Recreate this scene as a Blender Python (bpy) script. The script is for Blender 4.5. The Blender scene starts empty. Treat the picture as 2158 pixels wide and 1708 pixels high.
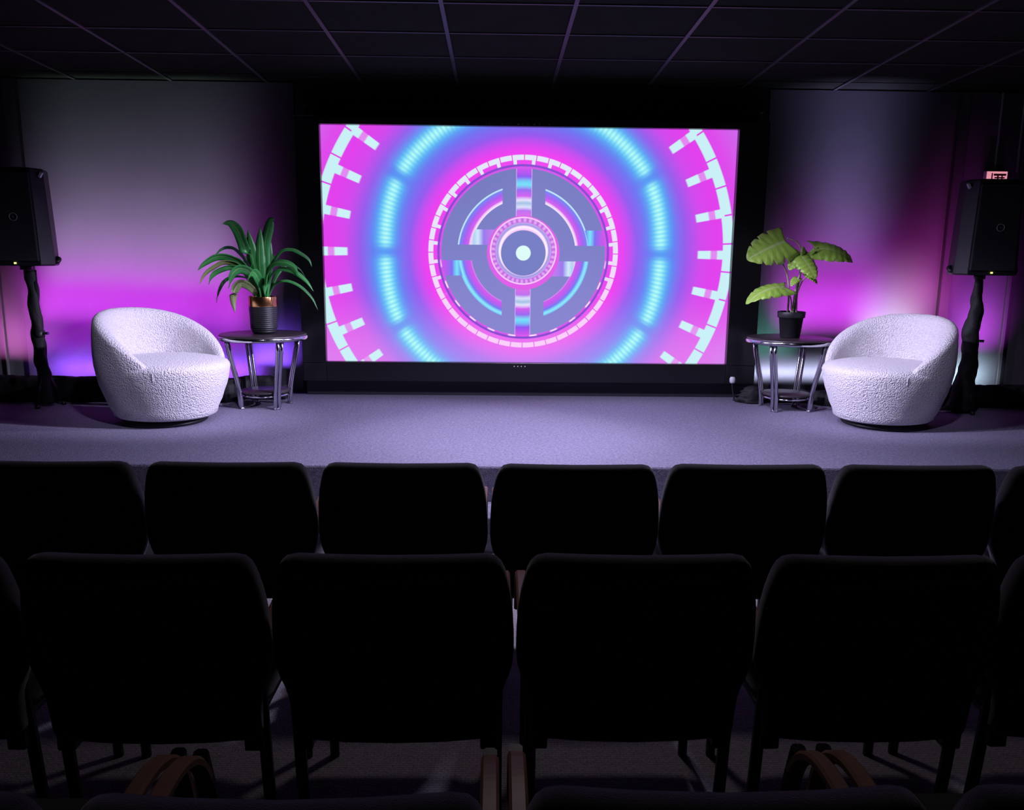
import bpy, math, random
from mathutils import Vector, Matrix, noise
R = math.radians
PI = math.pi
scene = bpy.context.scene
C = scene.collection

# ------------------------------------------------------------------ camera
FPX = 1716.3
yaw, pitch, roll = 0.0195, 0.1823, 0.0103
fw = Vector((math.sin(yaw)*math.cos(pitch), math.cos(yaw)*math.cos(pitch), -math.sin(pitch)))
rt = Vector((math.cos(yaw), -math.sin(yaw), 0))
up = rt.cross(fw)
r2 = rt*math.cos(roll) + up*math.sin(roll)
u2 = up*math.cos(roll) - rt*math.sin(roll)
cam_d = bpy.data.cameras.new('camera')
cam = bpy.data.objects.new('camera', cam_d)
C.objects.link(cam)
M = Matrix((r2, u2, -fw)).transposed().to_4x4()
M.translation = Vector((0, 0, 1.5))
cam.matrix_world = M
cam_d.sensor_fit = 'HORIZONTAL'
cam_d.sensor_width = 36.0
cam_d.lens = 36.0*FPX/2158
cam_d.clip_start = 0.05
scene.camera = cam

# ------------------------------------------------------------------ world, exposure
w = bpy.data.worlds.new('world')
scene.world = w
w.use_nodes = True
w.node_tree.nodes['Background'].inputs[0].default_value = (0.55, 0.5, 0.8, 1)
w.node_tree.nodes['Background'].inputs[1].default_value = 0.004
vs = scene.view_settings
vs.view_transform = 'Standard'
vs.look = 'None'
vs.exposure = 0.0
vs.gamma = 1.0
vs.use_curve_mapping = False
scene.cycles.max_bounces = 5
scene.cycles.diffuse_bounces = 3
scene.cycles.glossy_bounces = 3
scene.cycles.caustics_reflective = False
scene.cycles.caustics_refractive = False

STAGE = 0.388       # stage height
WALL = 6.60         # stage wall plane
YF = 4.224          # stage front edge

# ------------------------------------------------------------------ stage lamps and added fill
def aim(o, target):
    d = Vector(target) - o.location
    o.rotation_euler = d.to_track_quat('-Z', 'Y').to_euler()

def spot(name, loc, target, power, col, angle, blend=0.5, size=0.05):
    l = bpy.data.lights.new(name, 'SPOT')
    l.energy = power; l.color = col; l.spot_size = R(angle); l.spot_blend = blend
    l.shadow_soft_size = size
    o = bpy.data.objects.new(name, l); C.objects.link(o)
    o.location = loc; aim(o, target)
    return o

def area(name, loc, target, power, col, sx, sy, spread):
    l = bpy.data.lights.new(name, 'AREA')
    l.shape = 'RECTANGLE'; l.size = sx; l.size_y = sy
    l.energy = power; l.color = col; l.spread = R(spread)
    o = bpy.data.objects.new(name, l); C.objects.link(o)
    o.location = loc
    d = (Vector(target) - o.location).normalized()
    x = Vector((1, 0, 0)); z = -d; y = z.cross(x).normalized(); x = y.cross(z)
    m = Matrix((x, y, z)).transposed().to_4x4(); m.translation = o.location
    o.matrix_world = m
    return o

KEY = (0.72, 0.66, 1.0)
spot('stage_spot_right', (4.1, 4.85, 2.62), (-1.7, 5.00, 0.40), 950, KEY, 34, 0.7, 0.04)
spot('stage_spot_left', (-4.1, 4.85, 2.62), (1.9, 5.10, 0.40), 720, KEY, 34, 0.7, 0.04)
spot('stage_wash_front', (0.40, 4.05, 2.80), (0.40, 4.75, 0.388), 370, KEY, 128, 1.0, 0.10)
spot('house_downlight', (0.30, 3.10, 2.84), (0.30, 2.75, 0.0), 16, (1.0, 0.86, 0.95), 150, 1.0, 0.10)
spot('chair_spot_left', (1.4, 3.95, 2.80), (-1.98, 5.50, 0.90), 760, KEY, 27, 0.8, 0.05)
spot('chair_spot_right', (-0.9, 3.95, 2.80), (2.42, 5.50, 0.90), 650, KEY, 27, 0.8, 0.05)
spot('front_fill_left', (-0.9, 3.0, 2.82), (-2.15, 5.30, 0.75), 120, KEY, 26, 0.8, 0.06)  # both front fills are added, to lift the armchairs' shaded sides
spot('front_fill_right', (1.4, 3.0, 2.82), (2.60, 5.35, 0.75), 90, KEY, 26, 0.8, 0.06)
# the colour bars on the stage behind the fabric, washing up the wall
LB = 0.50
def wash(tag, x, L, tx, tz, power, col, spread, y=6.18, z=LB):
    area(tag, (x, y, z), (tx, WALL, tz), power, col, L, 0.03, spread)

MAG = (0.72, 0.06, 0.92); VIO = (0.30, 0.07, 1.0); GRY = (0.54, 0.72, 0.74)
wash('colour_bar_left_low', -2.80, 1.6, -2.80, 0.58, 10, VIO, 60)
wash('colour_bar_left_mid', -2.87, 1.68, -2.80, 1.30, 21, MAG, 37)
wash('colour_bar_left_purple', -2.85, 1.7, -2.88, 0.92, 8.0, (0.42, 0.02, 0.75), 44)
wash('colour_bar_left_high', -2.88, 1.45, -2.80, 1.76, 7.0, GRY, 25)
wash('colour_bar_left_end', -1.85, 0.3, -1.80, 0.75, 2.5, (0.22, 0.07, 0.95), 60, y=6.36, z=0.55)
wash('colour_bar_right_low', 2.45, 0.7, 2.45, 0.60, 1.7, (0.62, 0.64, 1.0), 60, y=6.36, z=0.53)
wash('colour_bar_right_teal', 2.25, 0.4, 2.2, 0.95, 0.9, (0.25, 0.75, 0.65), 60, y=6.36, z=0.53)
wash('colour_bar_right_mid', 2.72, 0.8, 2.72, 1.24, 11, MAG, 36)
wash('colour_bar_right_pale', 3.15, 0.4, 3.2, 1.02, 3.2, (0.72, 0.84, 0.95), 40)
wash('colour_bar_right_edge', 3.30, 0.4, 3.42, 1.32, 3.4, (0.74, 0.06, 0.60), 34)
wash('colour_bar_right_high', 2.80, 0.45, 2.75, 2.45, 3.4, (0.46, 0.38, 0.88), 26)
wash('colour_bar_far_left', -3.95, 0.3, -3.85, 0.95, 2.2, (0.85, 0.20, 0.75), 60)
wash('colour_bar_far_right', 3.95, 0.3, 3.88, 1.10, 4.5, (0.55, 0.07, 0.80), 50)
wash('colour_bar_far_right_low', 3.90, 0.3, 3.86, 0.58, 1.6, (0.6, 0.80, 1.0), 60)

# ------------------------------------------------------------------ materials
def s2l(c):
    return tuple(((v/255)/12.92 if v/255 <= 0.04045 else ((v/255+0.055)/1.055)**2.4) for v in c)

MATS = {}
def mat(name, col, rough=0.6, metal=0.0, var=0.0, vscale=20.0, bump=0.0, bscale=200.0, spec=0.5, sheen=0.0, coat=0.0):
    if name in MATS: return MATS[name]
    m = bpy.data.materials.new(name); m.use_nodes = True
    nt = m.node_tree; b = nt.nodes['Principled BSDF']
    b.inputs['Base Color'].default_value = (*col, 1)
    b.inputs['Roughness'].default_value = rough
    b.inputs['Metallic'].default_value = metal
    b.inputs['Specular IOR Level'].default_value = spec
    if sheen: b.inputs['Sheen Weight'].default_value = sheen; b.inputs['Sheen Roughness'].default_value = 0.5
    if coat: b.inputs['Coat Weight'].default_value = coat
    tc = nt.nodes.new('ShaderNodeTexCoord')
    if var:
        n = nt.nodes.new('ShaderNodeTexNoise'); n.inputs['Scale'].default_value = vscale; n.inputs['Detail'].default_value = 4
        nt.links.new(tc.outputs['Object'], n.inputs['Vector'])
        rp = nt.nodes.new('ShaderNodeValToRGB')
        rp.color_ramp.elements[0].position = 0.3; rp.color_ramp.elements[1].position = 0.7
        rp.color_ramp.elements[0].color = (*[c*(1-var) for c in col], 1)
        rp.color_ramp.elements[1].color = (*[min(1, c*(1+var)) for c in col], 1)
        nt.links.new(n.outputs['Fac'], rp.inputs['Fac']); nt.links.new(rp.outputs['Color'], b.inputs['Base Color'])
    if bump:
        n = nt.nodes.new('ShaderNodeTexNoise'); n.inputs['Scale'].default_value = bscale; n.inputs['Detail'].default_value = 3
        nt.links.new(tc.outputs['Object'], n.inputs['Vector'])
        bp = nt.nodes.new('ShaderNodeBump'); bp.inputs['Strength'].default_value = bump; bp.inputs['Distance'].default_value = 0.01
        nt.links.new(n.outputs['Fac'], bp.inputs['Height']); nt.links.new(bp.outputs['Normal'], b.inputs['Normal'])
    MATS[name] = m
    return m

def emit(name, col, strength=1.0):
    if name in MATS: return MATS[name]
    m = bpy.data.materials.new(name); m.use_nodes = True
    b = m.node_tree.nodes['Principled BSDF']
    b.inputs['Base Color'].default_value = (0.02, 0.02, 0.02, 1)
    b.inputs['Emission Color'].default_value = (*col, 1)
    b.inputs['Emission Strength'].default_value = strength
    MATS[name] = m
    return m

M_CEIL = mat('ceiling_tile_black', (0.021, 0.0245, 0.018), 0.95, var=0.12, vscale=9, bump=0.25, bscale=160, spec=0.05)
M_RAIL = mat('ceiling_rail', (0.040, 0.042, 0.040), 0.5)
M_PANEL = mat('painted_wall_panel', (0.105, 0.105, 0.11), 0.42, var=0.05, vscale=3, bump=0.06, bscale=60)
M_BLACKWALL = mat('black_painted_wall', (0.030, 0.030, 0.040), 0.55, var=0.1, vscale=5)
M_TRIM = mat('painted_trim', (0.10, 0.095, 0.10), 0.45)
M_DARKWALL = mat('dark_side_wall', (0.035, 0.03, 0.035), 0.7, var=0.1, vscale=4)
M_BLACK = mat('black_plastic', (0.012, 0.012, 0.014), 0.45)
M_GLOSSBLACK = mat('gloss_black_frame', (0.010, 0.010, 0.012), 0.30)
M_CAB = mat('black_speaker_cabinet', (0.012, 0.012, 0.016), 0.5, bump=0.2, bscale=350)
M_GRILLE = mat('black_speaker_grille', (0.013, 0.013, 0.017), 0.6, bump=0.5, bscale=500)
M_CLOTH = mat('black_fabric', (0.008, 0.008, 0.009), 0.7, bump=0.3, bscale=120)
M_PIPE = mat('black_metal_tube', (0.012, 0.012, 0.013), 0.35, metal=0.3)
M_CHROME = mat('chrome', (0.62, 0.62, 0.66), 0.14, metal=1.0)
M_TOP = mat('dark_table_top', (0.030, 0.022, 0.026), 0.38, var=0.2, vscale=12)
M_SEATFAB = mat('black_chair_fabric', (0.026, 0.026, 0.024), 0.9, bump=0.3, bscale=420, sheen=0.6, spec=0.2)
M_WOOD = mat('beech_wood', (0.40, 0.21, 0.15), 0.4, var=0.15, vscale=14)
M_POT = mat('black_ribbed_pot', (0.012, 0.012, 0.014), 0.45)
M_COPPER = mat('copper_band', (0.60, 0.30, 0.13), 0.22, metal=1.0)
M_NURSERY = mat('black_nursery_pot', (0.010, 0.010, 0.012), 0.5)
M_SOIL = mat('dark_soil', (0.02, 0.015, 0.012), 0.95, bump=0.6, bscale=80)
M_WHITE = mat('white_plastic', (0.75, 0.75, 0.78), 0.4)
M_CONDUIT = mat('grey_conduit', (0.42, 0.40, 0.42), 0.4)
M_RING = mat('grey_logo_ring', (0.30, 0.30, 0.33), 0.4)

def boucle_mat():
    m = mat('white_boucle', (0.72, 0.70, 0.71), 0.92, var=0.06, vscale=60, spec=0.15, sheen=0.3)
    nt = m.node_tree; b = nt.nodes['Principled BSDF']
    tc = nt.nodes.new('ShaderNodeTexCoord')
    v = nt.nodes.new('ShaderNodeTexVoronoi'); v.inputs['Scale'].default_value = 115
    n = nt.nodes.new('ShaderNodeTexNoise'); n.inputs['Scale'].default_value = 95; n.inputs['Detail'].default_value = 5
    ad = nt.nodes.new('ShaderNodeMath'); ad.operation = 'SUBTRACT'
    nt.links.new(tc.outputs['Object'], v.inputs['Vector']); nt.links.new(tc.outputs['Object'], n.inputs['Vector'])
    nt.links.new(n.outputs['Fac'], ad.inputs[0]); nt.links.new(v.outputs['Distance'], ad.inputs[1])
    bp = nt.nodes.new('ShaderNodeBump'); bp.inputs['Strength'].default_value = 0.6; bp.inputs['Distance'].default_value = 0.012
    nt.links.new(ad.outputs[0], bp.inputs['Height']); nt.links.new(bp.outputs['Normal'], b.inputs['Normal'])
    return m
M_BOUCLE = boucle_mat()

def carpet_mat(name, c1, c2, scale, bscale):
    m = bpy.data.materials.new(name); m.use_nodes = True
    nt = m.node_tree; b = nt.nodes['Principled BSDF']
    b.inputs['Roughness'].default_value = 0.95; b.inputs['Specular IOR Level'].default_value = 0.1
    tc = nt.nodes.new('ShaderNodeTexCoord')
    n = nt.nodes.new('ShaderNodeTexNoise'); n.inputs['Scale'].default_value = scale; n.inputs['Detail'].default_value = 5; n.inputs['Roughness'].default_value = 0.75
    nt.links.new(tc.outputs['Object'], n.inputs['Vector'])
    rp = nt.nodes.new('ShaderNodeValToRGB')
    rp.color_ramp.elements[0].position = 0.35; rp.color_ramp.elements[1].position = 0.65
    rp.color_ramp.elements[0].color = (*c1, 1); rp.color_ramp.elements[1].color = (*c2, 1)
    nt.links.new(n.outputs['Fac'], rp.inputs['Fac']); nt.links.new(rp.outputs['Color'], b.inputs['Base Color'])
    n2 = nt.nodes.new('ShaderNodeTexNoise'); n2.inputs['Scale'].default_value = bscale
    nt.links.new(tc.outputs['Object'], n2.inputs['Vector'])
    bp = nt.nodes.new('ShaderNodeBump'); bp.inputs['Strength'].default_value = 0.5; bp.inputs['Distance'].default_value = 0.008
    nt.links.new(n2.outputs['Fac'], bp.inputs['Height']); nt.links.new(bp.outputs['Normal'], b.inputs['Normal'])
    return m
M_STAGE = carpet_mat('stage_carpet', (0.15, 0.14, 0.19), (0.29, 0.27, 0.37), 70, 160)
def floor_carpet():
    m = carpet_mat('audience_carpet', (0.22, 0.20, 0.21), (0.40, 0.37, 0.38), 60, 150)
    nt = m.node_tree; b = nt.nodes['Principled BSDF']
    tc = nt.nodes.new('ShaderNodeTexCoord')
    br = nt.nodes.new('ShaderNodeTexBrick'); br.inputs['Scale'].default_value = 24
    br.inputs['Color1'].default_value = (0.48, 0.44, 0.46, 1); br.inputs['Color2'].default_value = (0.36, 0.33, 0.36, 1)
    br.inputs['Mortar'].default_value = (0.12, 0.11, 0.13, 1); br.inputs['Mortar Size'].default_value = 0.03
    nt.links.new(tc.outputs['Object'], br.inputs['Vector'])
    rp = [n for n in nt.nodes if n.type == 'VALTORGB'][0]
    mx = nt.nodes.new('ShaderNodeMix'); mx.data_type = 'RGBA'; mx.inputs[0].default_value = 0.4
    nt.links.new(rp.outputs['Color'], mx.inputs[6]); nt.links.new(br.outputs['Color'], mx.inputs[7])
    nt.links.new(mx.outputs[2], b.inputs['Base Color'])
    return m
M_FLOOR = floor_carpet()

# ------------------------------------------------------------------ mesh helpers
class MB:
    def __init__(s): s.v = []; s.f = []; s.sm = []
    def add(s, vs, fs, smooth=False):
        o = len(s.v); s.v += [tuple(v) for v in vs]; s.f += [[i+o for i in f] for f in fs]; s.sm += [smooth]*len(fs)
        return s
    def box(s, x0, x1, y0, y1, z0, z1):
        vs = [(x0,y0,z0),(x1,y0,z0),(x1,y1,z0),(x0,y1,z0),(x0,y0,z1),(x1,y0,z1),(x1,y1,z1),(x0,y1,z1)]
        return s.add(vs, [(3,2,1,0),(4,5,6,7),(0,1,5,4),(1,2,6,5),(2,3,7,6),(3,0,4,7)])
    def lathe(s, prof, n=32, cx=0, cy=0, cz=0, ring=False):
        if ring: prof = list(prof) + [prof[0]]
        vs = []; fs = []; k = len(prof)
        for i in range(n):
            a = 2*PI*i/n
            for (r, z) in prof: vs.append((cx+r*math.cos(a), cy+r*math.sin(a), cz+z))
        for i in range(n):
            j = (i+1) % n
            for q in range(k-1): fs.append((i*k+q, j*k+q, j*k+q+1, i*k+q+1))
        s.add(vs, fs, True)
        if ring: return s
        o = len(s.v)-len(vs)
        if prof[0][0] > 1e-5: s.f.append([o+i*k for i in range(n)][::-1]); s.sm.append(False)
        if prof[-1][0] > 1e-5: s.f.append([o+i*k+k-1 for i in range(n)]); s.sm.append(False)
        return s
    def loft(s, rings, smooth=True, caps=True):
        k = len(rings[0]); vs = [p for r_ in rings for p in r_]; fs = []
        for i in range(len(rings)-1):
            for q in range(k):
                p = (q+1) % k
                fs.append((i*k+q, i*k+p, (i+1)*k+p, (i+1)*k+q))
        o = len(s.v); s.add(vs, fs, smooth)
        if caps:
            s.f.append([o+q for q in range(k)][::-1]); s.sm.append(False)
            s.f.append([o+(len(rings)-1)*k+q for q in range(k)]); s.sm.append(False)
        return s
    def tube(s, pts, rad, n=10, smooth=True):
        pts = [Vector(p) for p in pts]; rings = []
        rads = rad if isinstance(rad, (list, tuple)) else [rad]*len(pts)
        ref = None
        for i, p in enumerate(pts):
            t = (pts[min(i+1, len(pts)-1)] - pts[max(i-1, 0)]).normalized()
            if ref is None:
                ref = Vector((0, 0, 1)) if abs(t.z) < 0.9 else Vector((1, 0, 0))
            a = (ref - t*ref.dot(t)).normalized(); b = t.cross(a); ref = a
            rings.append([p + (a*math.cos(2*PI*q/n) + b*math.sin(2*PI*q/n))*rads[i] for q in range(n)])
        return s.loft(rings, smooth)
    def bar(s, pts, side, wid, thk):
        """flat strip along pts: width along `side`, thickness across"""
        pts = [Vector(p) for p in pts]; rings = []; sd = Vector(side).normalized()
        for i, p in enumerate(pts):
            t = (pts[min(i+1, len(pts)-1)] - pts[max(i-1, 0)]).normalized()
            nn = t.cross(sd).normalized()
            h = wid/2; g = thk/2; c = min(h, g)*0.5
            prof = [(-h, -g+c), (-h, g-c), (-h+c, g), (h-c, g), (h, g-c), (h, -g+c), (h-c, -g), (-h+c, -g)]
            rings.append([p + sd*a + nn*b for a, b in prof])
        return s.loft(rings, False)
    def build(s, name, m, parent=None, bevel=0.0, subd=0, loc=None):
        me = bpy.data.meshes.new(name); me.from_pydata(s.v, [], s.f)
        me.polygons.foreach_set('use_smooth', s.sm); me.update()
        me.materials.append(m)
        o = bpy.data.objects.new(name, me); C.objects.link(o)
        if parent is not None: o.parent = parent
        if loc is not None: o.location = loc
        if bevel:
            bv = o.modifiers.new('bevel', 'BEVEL'); bv.width = bevel; bv.segments = 2; bv.limit_method = 'ANGLE'; bv.angle_limit = R(40)
        if subd:
            sd = o.modifiers.new('subd', 'SUBSURF'); sd.levels = subd; sd.render_levels = subd
        return o

def tag(o, label=None, cat=None, group=None, kind=None):
    if label: o['label'] = label
    if cat: o['category'] = cat
    if group: o['group'] = group
    if kind: o['kind'] = kind
    return o
def empty(name, loc, rz=0.0):
    o = bpy.data.objects.new(name, None); C.objects.link(o); o.location = loc; o.rotation_euler = (0, 0, rz)
    o.empty_display_size = 0.1
    return o
def copy_tree(o, parent=None):
    c = o.copy(); C.objects.link(c); c.parent = parent
    for ch in list(o.children): copy_tree(ch, c)
    return c
def lerp_tab(tab, x):
    if x <= tab[0][0]: return tab[0][1]
    for (a, b), (c, d) in zip(tab, tab[1:]):
        if x <= c:
            t = (x-a)/(c-a); t = t*t*(3-2*t)*0.35 + t*0.65
            return b + (d-b)*t
    return tab[-1][1]

# ------------------------------------------------------------------ the room
def struct(name, mb, m, label=None, cat=None, **k):
    o = mb.build(name, m, **k); o['kind'] = 'structure'
    if label: tag(o, label, cat)
    return o

XL, XR, YB = -5.2, 5.6, -2.6
def ceil_z(y): return 2.78 + 0.027*(6.6-y)

fl = struct('floor', MB().box(XL, XR, YB, WALL+0.1, -0.1, 0.0), M_FLOOR, 'grey woven carpet floor under the audience chairs', 'floor')
stg = struct('floor_stage', MB().box(XL, XR, YF, WALL+0.1, 0.002, STAGE), M_STAGE, 'low carpeted stage platform in front of the screen wall', 'stage', bevel=0.012)
struct('wall_left', MB().box(XL-0.1, XL, YB, WALL+0.1, 0, 3.2), M_DARKWALL, 'dark side wall on the left of the room', 'wall')
struct('wall_right', MB().box(XR, XR+0.1, YB, WALL+0.1, 0, 3.2), M_DARKWALL, 'dark side wall on the right of the room', 'wall')
struct('wall_back', MB().box(XL-0.1, XR+0.1, YB-0.1, YB, 0, 3.2), M_DARKWALL, 'dark rear wall behind the audience', 'wall')
wf = struct('wall_front', MB().box(XL, XR, WALL, WALL+0.12, 0, 3.0), M_BLACKWALL, 'black painted stage wall behind the screen', 'wall')
# wall panels left and right of the screen, each a slab on the wall
def wpart(name, x0, x1, y0, y1, z0, z1, m, bev=0.0, label=None):
    o = MB().box(x0, x1, y0, y1, z0, z1).build(name, m, wf, bevel=bev)
    if label: o['label'] = label
    return o
ZT = 2.775
wpart('wall_panel', -3.65, -1.57, WALL-0.02, WALL+0.01, STAGE, ZT, M_PANEL)
wpart('wall_panel', 2.10, 3.565, WALL-0.02, WALL+0.01, STAGE, ZT, M_PANEL)
wpart('wall_panel', -3.925, -3.755, WALL-0.02, WALL+0.01, STAGE, ZT, M_PANEL)
wpart('wall_panel', 3.65, 4.115, WALL-0.02, WALL+0.01, STAGE, ZT, M_PANEL)
wpart('wall_panel', XL, -3.935, WALL-0.02, WALL+0.01, STAGE, ZT, M_PANEL)
wpart('wall_panel', 4.14, XR, WALL-0.02, WALL+0.01, STAGE, ZT, M_DARKWALL)
for x0, x1, d in ((-3.755, -3.65, 0.05), (3.565, 3.65, 0.05), (-3.937, -3.923, 0.045), (4.113, 4.142, 0.045)):
    wpart('wall_batten', x0, x1, WALL-d, WALL+0.005, STAGE, ZT, M_TRIM, 0.004)
for x0 in (-3.652, 3.561):
    wpart('batten_edge', x0, x0+0.006, WALL-0.056, WALL-0.01, STAGE, ZT, M_RAIL)
wpart('wall_rail', -1.5, 2.05, WALL-0.05, WALL+0.005, 2.60, 2.62, M_TRIM, 0.004)
for x0 in (3.906, 4.083):
    wpart('conduit', x0, x0+0.010, WALL-0.032, WALL-0.018, 2.18, ZT, M_CONDUIT)

# ceiling: backing slab, single lay-in tiles over the stage, rails between them
def slab(x0, x1, y0, y1, t0, t1):
    mb = MB()
    vs = [(x0,y0,ceil_z(y0)+t0),(x1,y0,ceil_z(y0)+t0),(x1,y1,ceil_z(y1)+t0),(x0,y1,ceil_z(y1)+t0),
          (x0,y0,ceil_z(y0)+t1),(x1,y0,ceil_z(y0)+t1),(x1,y1,ceil_z(y1)+t1),(x0,y1,ceil_z(y1)+t1)]
    return mb.add(vs, [(3,2,1,0),(4,5,6,7),(0,1,5,4),(1,2,6,5),(2,3,7,6),(3,0,4,7)])
ceil = struct('ceiling', slab(XL-0.1, XR+0.1, YB-0.1, WALL+0.12, 0.03, 0.13), M_CEIL, 'black suspended tile ceiling above stage and audience', 'ceiling')
cols = [0.415+0.727*k for k in range(-8, 8)]
rows = [3.06+0.551*k for k in range(0, 7)]      # 4.71 5.26 5.81 6.37
rows_t = rows + [WALL]
for j in range(len(rows_t)-1):
    for i in range(len(cols)-1):
        x0, x1 = max(cols[i], XL), min(cols[i+1], XR)
        if x1-x0 < 0.05: continue
        slab(x0+0.011, x1-0.011, rows_t[j]+0.011, rows_t[j+1]-0.011, 0.006, 0.03).build('ceiling_tile', M_CEIL, ceil)
for x in cols[1:]:
    if XL < x < XR: slab(x-0.012, x+0.012, YB, WALL, -0.004, 0.01).build('ceiling_rail', M_RAIL, ceil)
for y in rows[:-1]:
    slab(XL, XR, y-0.008, y+0.008, 0.0, 0.01).build('ceiling_cross_rail', M_RAIL, ceil)

# step in front of the stage
st = tag(empty('stage_step', (0.25, 4.09, 0)), 'low carpeted step at the middle of the stage front', 'step')
MB().box(-0.85, 0.85, -0.13, 0.13, 0.0, 0.165).build('step_body', M_STAGE, st)
MB().box(-0.86, 0.86, -0.145, 0.13, 0.165, 0.192).build('step_tread', M_STAGE, st, bevel=0.008)

# ------------------------------------------------------------------ node-maths for the picture on the screen
class G:
    nt = None
    def __init__(s, sock): s.s = sock
    @staticmethod
    def m(op, *a):
        n = G.nt.nodes.new('ShaderNodeMath'); n.operation = op
        for i, q in enumerate(a):
            if isinstance(q, G): G.nt.links.new(q.s, n.inputs[i])
            else: n.inputs[i].default_value = q
        return G(n.outputs[0])
    def __add__(s, o): return G.m('ADD', s, o)
    def __radd__(s, o): return G.m('ADD', o, s)
    def __sub__(s, o): return G.m('SUBTRACT', s, o)
    def __rsub__(s, o): return G.m('SUBTRACT', o, s)
    def __mul__(s, o): return G.m('MULTIPLY', s, o)
    def __rmul__(s, o): return G.m('MULTIPLY', o, s)
    def __truediv__(s, o): return G.m('DIVIDE', s, o)
def gabs(a): return G.m('ABSOLUTE', a)
def gmod(a, p): return G.m('FLOORED_MODULO', a, p)
def gmax(a, b): return G.m('MAXIMUM', a, b)
def step(x, e, s=0.006):     # 1 above e, soft
    n = G.nt.nodes.new('ShaderNodeMapRange'); n.interpolation_type = 'SMOOTHSTEP'
    G.nt.links.new(x.s, n.inputs[0]); n.inputs[1].default_value = e-s; n.inputs[2].default_value = e+s
    return G(n.outputs[0])
def band(x, a, b, s=0.006): return step(x, a, s) * (1.0 - step(x, b, s))
def ramp(x, stops, scale=1.0):
    n = G.nt.nodes.new('ShaderNodeValToRGB')
    y = x*(1.0/scale); G.nt.links.new(y.s, n.inputs[0])
    el = n.color_ramp.elements
    while len(el) < len(stops): el.new(0.5)
    for e, (p, c) in zip(el, stops): e.position = p/scale
    for i, (p, c) in enumerate(stops):
        el[i].position = p/scale; el[i].color = (*s2l(c), 1)
    return n.outputs['Color']
def mixc(f, a, b):
    n = G.nt.nodes.new('ShaderNodeMix'); n.data_type = 'RGBA'
    if isinstance(f, G): G.nt.links.new(f.s, n.inputs[0])
    else: n.inputs[0].default_value = f
    for k, q in ((6, a), (7, b)):
        if isinstance(q, tuple): n.inputs[k].default_value = (*s2l(q), 1)
        else: G.nt.links.new(q, n.inputs[k])
    return n.outputs[2]

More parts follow.
